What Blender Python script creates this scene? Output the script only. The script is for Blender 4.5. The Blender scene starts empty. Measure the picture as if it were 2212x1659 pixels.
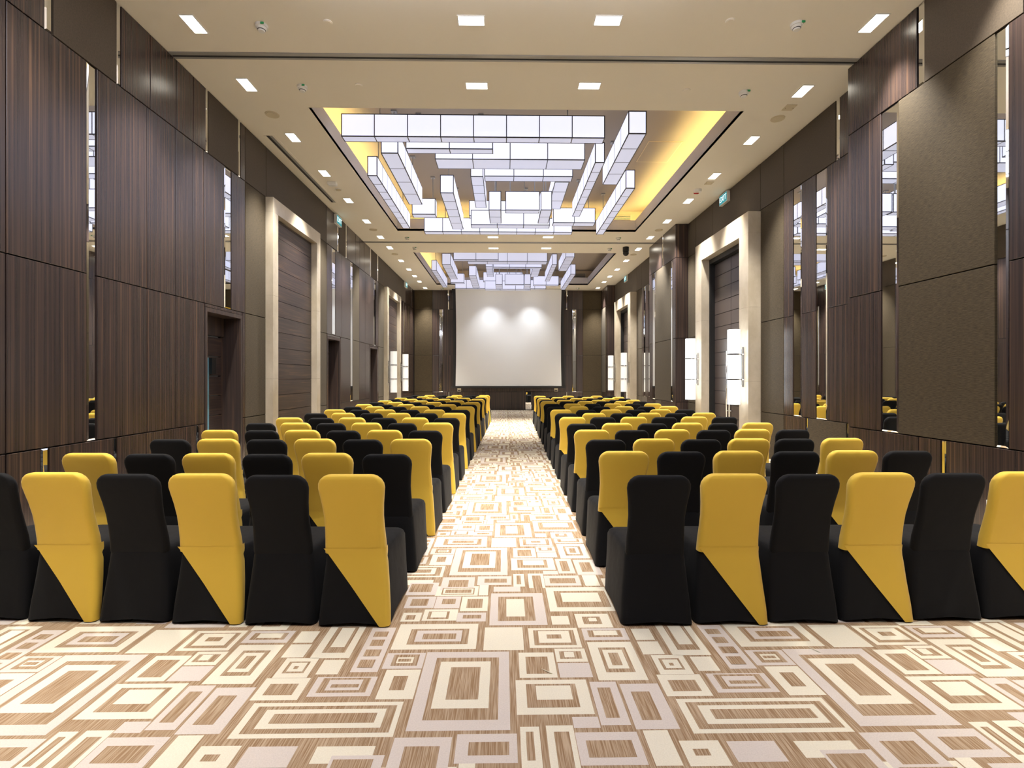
import bpy, bmesh, math, random
from mathutils import Vector, Matrix

random.seed(7)
sc = bpy.context.scene
COL = sc.collection

# ------------------------------------------------------------------ camera
F, CX, CY, HC = 1080.0, 1106.0, 816.5, 1.54        # focal length and principal point in photo pixels, eye height
TH = math.radians(0.9)
cam_d = bpy.data.cameras.new('camera')
cam_d.sensor_width = 36.0
cam_d.lens = F / 2212 * 36.0
cam_d.shift_y = -(829.5 - CY) / 2212
cam_d.clip_end = 200
cam = bpy.data.objects.new('camera', cam_d)
cam.location = (0, 0, HC)
cam.rotation_euler = (math.pi / 2, 0, -TH)
COL.objects.link(cam)
sc.camera = cam

# ------------------------------------------------------------------ world, exposure
w = bpy.data.worlds.new('world')
sc.world = w
w.use_nodes = True
w.node_tree.nodes['Background'].inputs[0].default_value = (0.5, 0.45, 0.4, 1)
w.node_tree.nodes['Background'].inputs[1].default_value = 0.05
sc.view_settings.view_transform = 'Standard'
sc.view_settings.look = 'None'
sc.view_settings.gamma = 1
sc.view_settings.use_curve_mapping = False
sc.view_settings.exposure = 0.35
sc.cycles.use_denoising = True
sc.cycles.max_bounces = 6
sc.cycles.diffuse_bounces = 4
sc.cycles.use_adaptive_sampling = True
sc.cycles.adaptive_threshold = 0.05
sc.cycles.glossy_bounces = 4
sc.cycles.sample_clamp_indirect = 6
sc.cycles.caustics_reflective = False
sc.cycles.caustics_refractive = False

SPOT_W = 900.0          # each ceiling downlight
LANTERN = 0.82           # radiance of the lit fabric
COVE = 26.0              # radiance of the hidden strips
WARM = (1.0, 0.93, 0.82)

# ------------------------------------------------------------------ pixel helpers (direction only; distance comes from walls and ceiling)
def ray(px):
    u = (px - CX) / F
    return math.sin(TH) + u * math.cos(TH), math.cos(TH) - u * math.sin(TH)

def y_at(px, X):
    a, b = ray(px)
    return X * b / a

def at_depth(px, py, Y):
    a, b = ray(px)
    d = Y / b
    return a * d, HC + (CY - py) / F * d

# room, metres
XL, XR, XB, YB, ZC, YR = -4.35, 5.05, 4.70, 24.1, 5.77, -4.0
Z1, Z2, Z3 = 0.876, 2.63, 4.845

def on_ceiling(px, py):
    d = (ZC - HC) * F / (CY - py)
    u = (px - CX) / F
    return d * (math.sin(TH) + u * math.cos(TH)), d * (math.cos(TH) - u * math.sin(TH))

# ------------------------------------------------------------------ materials
MATS = {}
def new_mat(name):
    m = bpy.data.materials.new(name)
    m.use_nodes = True
    nt = m.node_tree
    b = nt.nodes['Principled BSDF']
    MATS[name] = m
    return m, nt, b

def plain(name, col, rough=0.5, metal=0.0, spec=0.5, bump=0.0, bscale=200.0):
    m, nt, b = new_mat(name)
    b.inputs['Base Color'].default_value = (*col, 1)
    b.inputs['Roughness'].default_value = rough
    b.inputs['Metallic'].default_value = metal
    b.inputs['Specular IOR Level'].default_value = spec
    if bump:
        g = nt.nodes.new('ShaderNodeNewGeometry')
        n = nt.nodes.new('ShaderNodeTexNoise')
        n.inputs['Scale'].default_value = bscale
        n.inputs['Detail'].default_value = 2
        bp = nt.nodes.new('ShaderNodeBump')
        bp.inputs['Strength'].default_value = bump
        bp.inputs['Distance'].default_value = 0.01
        nt.links.new(g.outputs['Position'], n.inputs['Vector'])
        nt.links.new(n.outputs['Fac'], bp.inputs['Height'])
        nt.links.new(bp.outputs['Normal'], b.inputs['Normal'])
    return m

def glow(name, col, strength, base=(0.8, 0.8, 0.8)):
    m, nt, b = new_mat(name)
    b.inputs['Base Color'].default_value = (*base, 1)
    b.inputs['Roughness'].default_value = 0.6
    b.inputs['Emission Color'].default_value = (*col, 1)
    b.inputs['Emission Strength'].default_value = strength
    return m

def noise_ramp(nt, scale3, stops, detail=3, seed=None, nscale=1.0):
    g = nt.nodes.new('ShaderNodeNewGeometry')
    mp = nt.nodes.new('ShaderNodeMapping')
    mp.inputs['Scale'].default_value = scale3
    nt.links.new(g.outputs['Position'], mp.inputs['Vector'])
    if seed is not None:
        oi = nt.nodes.new('ShaderNodeObjectInfo')
        mul = nt.nodes.new('ShaderNodeVectorMath'); mul.operation = 'SCALE'
        mul.inputs[0].default_value = (37.0, 53.0, 0.7)
        nt.links.new(oi.outputs['Random'], mul.inputs['Scale'])
        nt.links.new(mul.outputs[0], mp.inputs['Location'])
    n = nt.nodes.new('ShaderNodeTexNoise')
    n.inputs['Scale'].default_value = nscale
    n.inputs['Detail'].default_value = detail
    n.inputs['Roughness'].default_value = 0.62
    nt.links.new(mp.outputs[0], n.inputs['Vector'])
    r = nt.nodes.new('ShaderNodeValToRGB')
    e = r.color_ramp.elements
    while len(e) < len(stops):
        e.new(0.5)
    for el, (p, c) in zip(e, stops):
        el.position = p
        el.color = (*c, 1)
    nt.links.new(n.outputs['Fac'], r.inputs[0])
    return n, r

WOOD = [(0.30, (0.021, 0.016, 0.017)), (0.45, (0.037, 0.026, 0.025)), (0.57, (0.054, 0.036, 0.031)), (0.69, (0.112, 0.066, 0.043))]
def wood(name, scale3, rough=0.30):
    m, nt, b = new_mat(name)
    n, r = noise_ramp(nt, scale3, WOOD, 4.5, seed=1)
    nt.links.new(r.outputs[0], b.inputs['Base Color'])
    b.inputs['Roughness'].default_value = rough
    b.inputs['Specular IOR Level'].default_value = 0.65
    return m
wood('wood_v', (42, 42, 0.28), 0.27)
wood('wood_h', (38, 1.1, 38), 0.4)
wood('wood_dark', (30, 30, 0.5), 0.45)

def fabric(name, c0, c1, scale3=(40, 40, 340)):
    m, nt, b = new_mat(name)
    n, r = noise_ramp(nt, scale3, [(0.35, c0), (0.65, c1)], 3)
    nt.links.new(r.outputs[0], b.inputs['Base Color'])
    b.inputs['Roughness'].default_value = 0.75
    b.inputs['Sheen Weight'].default_value = 0.05
    b.inputs['Specular IOR Level'].default_value = 0.3
    bp = nt.nodes.new('ShaderNodeBump')
    bp.inputs['Strength'].default_value = 0.35
    bp.inputs['Distance'].default_value = 0.004
    nt.links.new(n.outputs['Fac'], bp.inputs['Height'])
    nt.links.new(bp.outputs['Normal'], b.inputs['Normal'])
    return m
fabric('fabric', (0.036, 0.026, 0.012), (0.078, 0.057, 0.030), (17, 17, 210))
fabric('fabric_smooth', (0.056, 0.041, 0.026), (0.074, 0.055, 0.036), (60, 60, 60))

m, nt, b = new_mat('marble')
n, r = noise_ramp(nt, (1.6, 1.2, 1.0), [(0.35, (0.46, 0.40, 0.31)), (0.62, (0.60, 0.54, 0.44))], 6)
nt.links.new(r.outputs[0], b.inputs['Base Color'])
b.inputs['Roughness'].default_value = 0.18

plain('mirror', (0.90, 0.92, 0.92), 0.015, 1.0)
plain('chrome', (0.75, 0.76, 0.78), 0.15, 1.0)
plain('ceiling', (0.86, 0.825, 0.735), 0.85)
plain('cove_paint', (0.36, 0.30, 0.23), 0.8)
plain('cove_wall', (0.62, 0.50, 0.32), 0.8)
plain('fascia', (0.58, 0.56, 0.58), 0.5)
plain('backing', (0.012, 0.010, 0.009), 0.9)
plain('white', (0.80, 0.80, 0.78), 0.4)
plain('black', (0.010, 0.010, 0.011), 0.5)
plain('dark_metal', (0.05, 0.05, 0.055), 0.4, 0.6)
plain('track_grey', (0.34, 0.34, 0.33), 0.35, 0.3)
plain('screen_white', (0.86, 0.89, 0.92), 0.9)
plain('slot_dark', (0.03, 0.03, 0.03), 0.7)
plain('grille', (0.62, 0.55, 0.40), 0.5)
plain('red', (0.5, 0.02, 0.02), 0.4)
plain('green', (0.02, 0.35, 0.12), 0.4)
plain('door_dark', (0.078, 0.062, 0.058), 0.32)
plain('pale_blue', (0.16, 0.36, 0.48), 0.25)
plain('litter', (0.72, 0.70, 0.55), 0.5)
plain('socket_grey', (0.25, 0.25, 0.26), 0.5)
glow('sign_teal', (0.02, 0.36, 0.42), 0.45, (0.02, 0.2, 0.24))
glow('sign_white', (0.9, 1.0, 1.0), 1.0)
glow('lens', (1.0, 0.93, 0.78), 9.0)
glow('panel_side', (0.80, 0.82, 1.0), LANTERN, (0.42, 0.42, 0.48))
glow('panel_base', (0.78, 0.80, 1.0), LANTERN * 0.62, (0.30, 0.30, 0.34))
glow('panel_side_full', (0.92, 0.92, 1.0), LANTERN * 5.6, (0.42, 0.42, 0.48))  # unseen rear lanterns, boosted to light the front carpet evenly
glow('panel_base_full', (0.92, 0.92, 1.0), LANTERN * 5.6, (0.30, 0.30, 0.34))  # same boost for their base panels
glow('panel_side_dim', (0.76, 0.78, 1.0), LANTERN * 0.72, (0.42, 0.42, 0.48))
glow('panel_base_dim', (0.74, 0.76, 1.0), LANTERN * 0.42, (0.30, 0.30, 0.34))
glow('strip_warm', (1.0, 0.80, 0.33), COVE)
glow('sconce_lit', (0.93, 0.97, 1.0), 3.2, (0.9, 0.9, 0.9))
glow('sconce_dim', (0.95, 0.95, 0.92), 0.35, (0.85, 0.85, 0.82))

def cloth(name, col, rough, sheen):
    m, nt, b = new_mat(name)
    b.inputs['Base Color'].default_value = (*col, 1)
    b.inputs['Roughness'].default_value = rough
    b.inputs['Sheen Weight'].default_value = sheen
    b.inputs['Specular IOR Level'].default_value = 0.25
    tc = nt.nodes.new('ShaderNodeTexCoord')
    n = nt.nodes.new('ShaderNodeTexNoise'); n.inputs['Scale'].default_value = 9; n.inputs['Detail'].default_value = 2
    bp = nt.nodes.new('ShaderNodeBump'); bp.inputs['Strength'].default_value = 0.18; bp.inputs['Distance'].default_value = 0.02
    nt.links.new(tc.outputs['Object'], n.inputs['Vector'])
    nt.links.new(n.outputs['Fac'], bp.inputs['Height'])
    nt.links.new(bp.outputs['Normal'], b.inputs['Normal'])
cloth('cloth_black', (0.0026, 0.0029, 0.0042), 0.8, 0.03)
cloth('cloth_yellow', (0.78, 0.52, 0.06), 0.6, 0.2)

for q in ('lens', 'sign_teal', 'sign_white'): MATS[q].cycles.emission_sampling = 'NONE'

# carpet: cream, lilac grey and tan yarn
def carpet(name, stops, scale3, bump):
    m, nt, b = new_mat(name)
    n, r = noise_ramp(nt, scale3, stops, 2)
    nt.links.new(r.outputs[0], b.inputs['Base Color'])
    b.inputs['Roughness'].default_value = 0.95
    b.inputs['Specular IOR Level'].default_value = 0.1
    bp = nt.nodes.new('ShaderNodeBump'); bp.inputs['Strength'].default_value = bump; bp.inputs['Distance'].default_value = 0.003
    nt.links.new(n.outputs['Fac'], bp.inputs['Height'])
    nt.links.new(bp.outputs['Normal'], b.inputs['Normal'])
carpet('carpet_tan', [(0.40, (0.30, 0.19, 0.105)), (0.62, (0.50, 0.38, 0.26))], (190, 4.5, 1), 0.5)
carpet('carpet_cream', [(0.3, (0.74, 0.69, 0.55)), (0.7, (0.82, 0.77, 0.63))], (160, 160, 1), 0.35)
carpet('carpet_lilac', [(0.3, (0.62, 0.555, 0.50)), (0.7, (0.70, 0.63, 0.57))], (160, 160, 1), 0.35)

# ------------------------------------------------------------------ mesh helpers
def add_box(bm, x0, x1, y0, y1, z0, z1):
    x0, x1 = min(x0, x1), max(x0, x1); y0, y1 = min(y0, y1), max(y0, y1); z0, z1 = min(z0, z1), max(z0, z1)
    v = [bm.verts.new(p) for p in ((x0, y0, z0), (x1, y0, z0), (x1, y1, z0), (x0, y1, z0), (x0, y0, z1), (x1, y0, z1), (x1, y1, z1), (x0, y1, z1))]
    for q in ((0, 3, 2, 1), (4, 5, 6, 7), (0, 1, 5, 4), (1, 2, 6, 5), (2, 3, 7, 6), (3, 0, 4, 7)):
        bm.faces.new([v[i] for i in q])

def add_cyl(bm, p0, p1, r0, r1=None, seg=16, cap=True):
    r1 = r0 if r1 is None else r1
    p0, p1 = Vector(p0), Vector(p1)
    ax = (p1 - p0).normalized()
    t = Vector((1, 0, 0)) if abs(ax.x) < 0.9 else Vector((0, 1, 0))
    u = ax.cross(t).normalized(); v = ax.cross(u)
    a, c = [], []
    for i in range(seg):
        k = 2 * math.pi * i / seg
        d = u * math.cos(k) + v * math.sin(k)
        a.append(bm.verts.new(p0 + d * r0)); c.append(bm.verts.new(p1 + d * r1))
    for i in range(seg):
        j = (i + 1) % seg
        bm.faces.new((a[i], a[j], c[j], c[i]))
    if cap:
        bm.faces.new(a[::-1]); bm.faces.new(c)

def obj(name, bm, mat, parent=None, loc=(0, 0, 0), smooth=False, fix=True):
    if fix:
        bmesh.ops.recalc_face_normals(bm, faces=bm.faces)
    me = bpy.data.meshes.new(name)
    bm.to_mesh(me); bm.free()
    if isinstance(mat, (list, tuple)):
        for q in mat: me.materials.append(MATS[q])
    else:
        me.materials.append(MATS[mat])
    if smooth:
        for p in me.polygons: p.use_smooth = True
    return link(name, me, parent, loc)

def link(name, me, parent=None, loc=(0, 0, 0)):
    o = bpy.data.objects.new(name, me)
    COL.objects.link(o)
    o.parent = parent
    o.location = loc
    return o

def box(name, mat, parent, x0, x1, y0, y1, z0, z1, base=(0, 0, 0)):
    """A box given in the parent's frame; its origin sits at its own centre."""
    c = Vector(((x0 + x1) / 2, (y0 + y1) / 2, (z0 + z1) / 2))
    bm = bmesh.new()
    add_box(bm, x0 - c.x, x1 - c.x, y0 - c.y, y1 - c.y, z0 - c.z, z1 - c.z)
    return obj(name, bm, mat, parent, c - Vector(base))

def tag(o, label=None, cat=None, group=None, kind=None):
    if label: o['label'] = label
    if cat: o['category'] = cat
    if group: o['group'] = group
    if kind: o['kind'] = kind
    return o

def thing(name, label, cat, loc=(0, 0, 0), group=None, kind=None, rz=0):
    o = bpy.data.objects.new(name, None)
    o.empty_display_size = 0.2
    COL.objects.link(o)
    o.location = loc
    o.rotation_euler = (0, 0, rz)
    return tag(o, label, cat, group, kind)

# ------------------------------------------------------------------ floor: patterned carpet
PX, PY = 2.005, 1.72
RECTS = '184,3663,304,3932,C,1;216,3663,282,3892,B,2;-430,2186,27,2814,L,1;-369,2253,-28,2755,B,2;-341,2332,-73,2717,C,3;-281,2395,-125,2664,B,4;80,2566,276,2801,C,1;117,2599,238,2759,B,2;285,2706,456,2839,C,1;308,2735,430,2811,B,2;334,2750,389,2805,C,3;288,2565,458,2696,L,1;58,2284,416,2547,C,1;109,2332,357,2513,B,2;157,2388,330,2498,C,3;482,2538,737,2907,C,1;535,2607,689,2846,B,2;554,2639,665,2822,C,3;581,2669,636,2790,B,4;431,2210,564,2527,L,1;462,2257,526,2479,B,2;579,2182,773,2508,L,1;621,2240,712,2445,B,2;70,3688,154,3926,C,1;94,3730,127,3894,B,2;308,2194,425,2266,L,1;307,1981,576,2167,L,1;346,2022,541,2118,B,2;1537,3631,1782,3867,L,1;1589,3687,1736,3815,B,2;-202,1999,55,2164,L,1;-149,2041,21,2116,B,2;1360,2843,1844,3136,C,1;1440,2896,1792,3073,B,2;1479,2925,1752,3053,L,3;1521,2951,1719,3016,B,4;-118,2829,113,3088,C,1;146,2849,446,3073,C,1;176,2876,420,3047,B,2;205,2902,391,3037,C,3;253,2948,340,2995,B,4;473,2928,740,3065,L,1;505,2962,707,3042,B,2;540,2982,681,3036,C,3;775,2926,888,3058,C,1;775,2773,896,2909,C,1;937,2762,1152,3145,C,1;983,2816,1112,3107,B,2;1011,2873,1091,3094,C,3;1197,2629,1341,3095,L,1;1225,2986,1307,3047,B,2;1231,2884,1306,2952,B,3;1224,2777,1312,2845,B,4;1222,2667,1304,2743,B,5;813,2585,990,2765,C,1;844,2624,957,2731,B,2;861,2638,945,2720,C,3;888,2661,911,2687,B,4;1024,2612,1139,2746,C,1;789,2406,1014,2583,C,1;831,2444,973,2535,B,2;1048,2430,1355,2588,L,1;1082,2458,1324,2579,B,2;1119,2476,1288,2563,L,3;1140,2498,1278,2525,B,4;1386,2405,1567,2647,C,1;1436,2473,1510,2592,B,2;1356,2657,1568,2807,L,1;1396,2682,1537,2791,B,2;1420,2708,1510,2764,C,3;1427,2721,1497,2748,B,4;822,2152,1527,2386,C,1;857,2179,1503,2360,B,2;907,2209,1459,2336,C,3;954,2241,1423,2307,B,4;604,3695,713,3895,C,1;740,3691,908,3831,C,1;781,3746,846,3783,B,2;940,1989,1144,2104,L,1;1225,2007,1468,2101,C,1;1515,3538,1817,3703,C,1;1557,3558,1791,3672,B,2;1567,3571,1782,3658,C,3;1581,3585,1769,3642,B,4;-181,3545,-115,3723,C,1;-77,3604,119,3687,L,1;303,3292,736,3671,C,1;356,3350,722,3606,B,2;403,3429,670,3575,C,3;1303,3556,1518,3769,L,1;1316,3605,1478,3748,B,2;1534,3349,1704,3528,L,1;1579,3409,1671,3491,B,2;-293,3305,-111,3525,C,1;-254,3350,-147,3488,B,2;-92,3114,272,3575,L,1;-40,3167,201,3518,B,2;15,3225,136,3480,C,3;301,3116,412,3230,C,1;457,3075,674,3256,C,1;500,3119,615,3216,B,2;538,3154,589,3200,C,3;1480,3178,1701,3333,C,1;1511,3199,1648,3303,B,2;1531,3219,1631,3298,C,3;-303,3165,-117,3284,L,1;-266,3203,-148,3251,B,2;1347,3171,1469,3289,C,1;1373,3194,1432,3254,B,2;1332,3355,1530,3528,L,1;1366,3387,1483,3494,B,2;775,3370,1020,3665,C,1;830,3425,965,3605,B,2;1040,3450,1275,3665,L,1;1090,3500,1225,3615,B,2;1040,3200,1270,3425,C,1;1085,3240,1225,3385,B,2;1115,3270,1190,3355,C,3;775,3170,915,3345,L,1;935,3170,1020,3345,C,1'
FX0, FX1 = XL - 0.36, XR + 0.3
bm = bmesh.new()
def quad(x0, y0, x1, y1, z, mi):
    x0, x1 = max(x0, FX0), min(x1, FX1); y0, y1 = max(y0, YR), min(y1, YB)
    if x1 - x0 < 1e-3 or y1 - y0 < 1e-3: return
    f = bm.faces.new([bm.verts.new(p) for p in ((x0, y0, z), (x1, y0, z), (x1, y1, z), (x0, y1, z))])
    f.material_index = mi
quad(FX0, YR, FX1, YB, 0.0, 0)
rl = []
for s in RECTS.split(';'):
    p = s.split(',')
    rl.append([int(v) / 1000 for v in p[:4]] + [{'B': 0, 'C': 1, 'L': 2}[p[4]], int(p[5])])
for i in range(-4, 5):
    for j in range(-5, 15):
        for x0, y0, x1, y1, k, lv in rl:
            X0, Y0 = x0 + i * PX, y0 + j * PY
            if X0 > FX1 or X0 < FX0 - 1 or Y0 > YB or Y0 < YR - 1: continue
            quad(X0, Y0, x1 + i * PX, y1 + j * PY, 0.0004 * lv + (0.0001 if k == 2 else 0), k)
floor = obj('floor', bm, ['carpet_tan', 'carpet_cream', 'carpet_lilac'], fix=False)
tag(floor, 'cream and tan carpet patterned with nested rectangles', 'floor', kind='structure')

# ------------------------------------------------------------------ ceiling with recessed coves
COVES = []
def cove_from(y_near, y_far): COVES.append((-3.06, 3.80, y_near, y_far))
cove_from(-1.15, 5.42)
cove_from(7.87, 14.42)
cove_from(16.90, 22.70)
bm = bmesh.new()
xs = [XL - 0.4, COVES[0][0], COVES[0][1], XR + 0.3]
ysp = [YR]
for c in COVES: ysp += [c[2], c[3]]
ysp.append(YB + 0.1)
for i in range(len(ysp) - 1):
    hole = i % 2 == 1
    if not hole:
        add_box(bm, xs[0], xs[3], ysp[i], ysp[i + 1], ZC, ZC + 0.06)
    else:
        add_box(bm, xs[0], xs[1], ysp[i], ysp[i + 1], ZC, ZC + 0.06)
        add_box(bm, xs[2], xs[3], ysp[i], ysp[i + 1], ZC, ZC + 0.06)
ceiling = obj('ceiling', bm, 'ceiling')
tag(ceiling, 'flat beige ceiling with deep rectangular light coves', 'ceiling', kind='structure')
UP = 0.72          # cove depth
for ci, (x0, x1, y0, y1) in enumerate(COVES):
    FH, LE = 0.34, 0.38
    zt = ZC + UP
    def cb(name, mat, a0, a1, b0, b1, c0, c1): return box(name, mat, ceiling, a0, a1, b0, b1, c0, c1)
    cb('cove_fascia', 'fascia', x0 - 0.02, x0, y0, y1, ZC + 0.001, ZC + FH)
    cb('cove_fascia', 'fascia', x1, x1 + 0.02, y0, y1, ZC + 0.001, ZC + FH)
    cb('cove_fascia', 'fascia', x0, x1, y0 - 0.02, y0, ZC + 0.001, ZC + FH)
    cb('cove_fascia', 'fascia', x0, x1, y1, y1 + 0.02, ZC + 0.001, ZC + FH)
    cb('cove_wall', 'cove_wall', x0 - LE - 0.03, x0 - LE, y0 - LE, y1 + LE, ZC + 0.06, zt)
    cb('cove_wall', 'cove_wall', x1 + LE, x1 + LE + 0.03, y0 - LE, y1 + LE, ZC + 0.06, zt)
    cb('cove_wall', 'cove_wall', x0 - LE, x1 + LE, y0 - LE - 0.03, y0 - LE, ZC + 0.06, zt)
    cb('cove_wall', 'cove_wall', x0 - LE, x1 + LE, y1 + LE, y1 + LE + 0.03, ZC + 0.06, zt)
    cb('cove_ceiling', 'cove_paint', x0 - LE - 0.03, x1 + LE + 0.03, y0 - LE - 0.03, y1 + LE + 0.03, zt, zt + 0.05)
    sides = ['l', 'r', 'f'] if ci < 2 else ['l']
    if 'l' in sides: cb('light_strip', 'strip_warm', x0 - 0.16, x0 - 0.10, y0, y1, ZC + 0.25, ZC + 0.27)
    if 'r' in sides: cb('light_strip', 'strip_warm', x1 + 0.10, x1 + 0.16, y0, y1, ZC + 0.25, ZC + 0.27)
    if 'f' in sides: cb('light_strip', 'strip_warm', x0, x1, y1 + 0.10, y1 + 0.13, ZC + 0.25, ZC + 0.27)

# partition tracks across the ceiling
def track(n, Y):
    t = thing('trim_%d' % n, 'grey partition track across the ceiling ' + ('in front of the first cove' if n == 1 else 'between the two coves'), 'track', (0.35, Y, ZC), kind='structure')
    box('track_flange', 'track_grey', t, XL, XR, Y - 0.075, Y - 0.02, ZC - 0.012, ZC, (0.35, Y, ZC))
    box('track_flange', 'track_grey', t, XL, XR, Y + 0.02, Y + 0.055, ZC - 0.012, ZC, (0.35, Y, ZC))
    box('track_slot', 'slot_dark', t, XL, XR, Y - 0.02, Y + 0.02, ZC - 0.005, ZC, (0.35, Y, ZC))
track(1, 6.62)
track(2, 15.62)

# ------------------------------------------------------------------ wall cladding builder
def frame_of(side):
    if side == 'L': return lambda a, z, d: Vector((XL + d, a, z))
    if side == 'R': return lambda a, z, d: Vector((XR - d, a, z))
    if side == 'P': return lambda a, z, d: Vector((XB - d, a, z))
    if side == 'B': return lambda a, z, d: Vector((a, YB - d, z))
GAP = 0.006
NAMES = {'w': ('wood_panel', 'wood_v'), 'f': ('fabric_panel', 'fabric'), 's': ('fabric_panel', 'fabric_smooth'), 'm': ('mirror_panel', 'mirror'), 'd': ('wood_panel', 'wood_dark')}
def panel(parent, side, k, a0, a1, z0, z1, off=(0, 0, 0)):
    a0, a1 = min(a0, a1), max(a0, a1)
    if a1 - a0 < 0.02: return
    mp = frame_of(side)
    name, mat = NAMES[k]
    a0 += GAP; a1 -= GAP; z0 += GAP; z1 -= GAP
    ca, cz = (a0 + a1) / 2, (z0 + z1) / 2
    c = mp(ca, cz, 0)
    bm = bmesh.new()
    if k == 'm':
        e = min(0.018, (a1 - a0) * 0.2); top = -0.002
        rings = [(0, -0.03), (0, -0.010), (e, top)]
    else:
        e = 0.003
        rings = [(0, -0.03), (0, -0.003), (e, 0.0)]
    prev = None
    for ins, d in rings:
        vs = [bm.verts.new(mp(a, z, d) - c) for a, z in ((a0 + ins, z0 + ins), (a1 - ins, z0 + ins), (a1 - ins, z1 - ins), (a0 + ins, z1 - ins))]
        if prev:
            for i in range(4):
                bm.faces.new((prev[i], prev[(i + 1) % 4], vs[(i + 1) % 4], vs[i]))
        prev = vs
    bm.faces.new(prev)
    return obj(name, bm, mat, parent, c - Vector(off))

def band(parent, side, z0, z1, X, spec, conv=None, off=(0, 0, 0)):
    """spec: start, (kind, end) ... in metres along the wall, or photo pixels when X is given."""
    a = spec[0]
    for k, e in spec[1:]:
        p, q = (y_at(a, X), y_at(e, X)) if X is not None else (a, e)
        if k != '-': panel(parent, side, k, p, q, z0, z1, off)
        a = e

# ------------------------------------------------------------------ left wall
NICHES_L = [(y_at(443, XL), y_at(523, XL)), (y_at(707, XL), y_at(735, XL)), (y_at(799, XL), y_at(815.5, XL))]
NZ = 2.575
bm = bmesh.new()
p = YR
for a, c in NICHES_L:
    add_box(bm, XL - 0.40, XL - 0.03, p, a, 0, ZC)
    add_box(bm, XL - 0.40, XL - 0.03, a, c, NZ, ZC)
    p = c
add_box(bm, XL - 0.40, XL - 0.03, p, YB + 0.1, 0, ZC)
wl = obj('wall_left', bm, 'backing')
tag(wl, 'side wall of dark striped wood panels with mirror strips and plank-filled doorways', 'wall', kind='structure')
yl = lambda px: y_at(px, XL)
MY = 2.9
# top band
band(wl, 'L', Z3, ZC, None, [YR, ('w', 0.0), ('w', 2.2), ('w', yl(97)), ('m', yl(115)), ('s', yl(253)), ('m', yl(262)), ('w', yl(325)), ('w', yl(381)), ('w', yl(418)), ('w', yl(445)), ('m', yl(450)), ('s', yl(515)), ('m', yl(520)), ('w', yl(529.5)),
     ('s', yl(575)), ('s', yl(705.6)), ('w', yl(729)), ('m', yl(732)), ('s', yl(747)), ('m', yl(749.5)), ('w', yl(768)), ('w', yl(777)), ('w', yl(787)), ('w', yl(800)), ('m', yl(802)), ('s', yl(815)), ('m', yl(817.5)), ('s', yl(829)), ('s', yl(860)), ('s', 22.1), ('w', 23.5), ('m', 23.62), ('w', YB - 0.03)])
# upper middle band
band(wl, 'L', Z2, Z3, None, [YR, ('w', -1.5), ('w', 0.8), ('w', 2.6), ('w', yl(13)), ('w', yl(188)), ('-', yl(209)), ('w', yl(318)), ('w', yl(380)), ('w', yl(417)), ('w', yl(440)), ('w', yl(485)), ('m', yl(500)), ('w', yl(529.5)),
     ('f', yl(574)), ('-', yl(690)), ('f', yl(706)), ('w', yl(717)), ('m', yl(724.5)), ('w', yl(738.5)), ('w', yl(757)), ('-', yl(762)), ('f', yl(776)), ('w', yl(789)), ('w', yl(808)), ('m', yl(812)), ('w', yl(817.5)), ('f', yl(829)), ('-', 20.55), ('w', 21.7), ('m', 22.0), ('w', 22.75), ('-', 22.92), ('w', YB - 0.03)])
# lower middle band
band(wl, 'L', Z1, Z2, None, [YR, ('w', -1.5), ('w', 0.8), ('w', 2.6), ('w', yl(13)), ('w', yl(188)), ('-', yl(209)), ('w', yl(318)), ('w', yl(380)), ('w', yl(417)), ('w', yl(442)), ('-', yl(524)), ('w', yl(529.5)),
     ('f', yl(574)), ('-', yl(690)), ('f', yl(706)), ('-', yl(736)), ('w', yl(757)), ('-', yl(762)), ('f', yl(776)), ('w', yl(789)), ('w', yl(798.5)), ('-', yl(816)), ('w', yl(817.5)), ('f', yl(829)), ('-', 20.55), ('w', 22.75), ('-', 22.92), ('w', YB - 0.03)])
for a, c in ((188, 209), (757, 762)):
    panel(wl, 'L', 'm', yl(a), yl(c), Z1, Z3)
panel(wl, 'L', 'm', 22.75, 22.92, Z1, Z3)
# wood strips above the recessed doors
for a, c in NICHES_L:
    panel(wl, 'L', 'w', a, c, NZ, Z2)
# bottom band
band(wl, 'L', 0.0, Z1, None, [YR, ('w', -1.5), ('w', 0.8), ('w', 2.6), ('w', yl(13)), ('w', yl(89)), ('m', yl(107)), ('w', yl(247)), ('m', yl(254)), ('w', yl(316)), ('w', yl(376)), ('w', yl(425)), ('m', yl(430)), ('w', yl(442)), ('-', yl(524)), ('w', yl(529.5)),
     ('f', yl(574)), ('-', yl(690)), ('f', yl(706)), ('-', yl(736)), ('w', yl(757)), ('w', yl(776)), ('w', yl(798.5)), ('-', yl(816)), ('w', yl(817.5)), ('f', yl(829)), ('-', 20.55), ('w', 22.75), ('w', YB - 0.03)])

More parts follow.
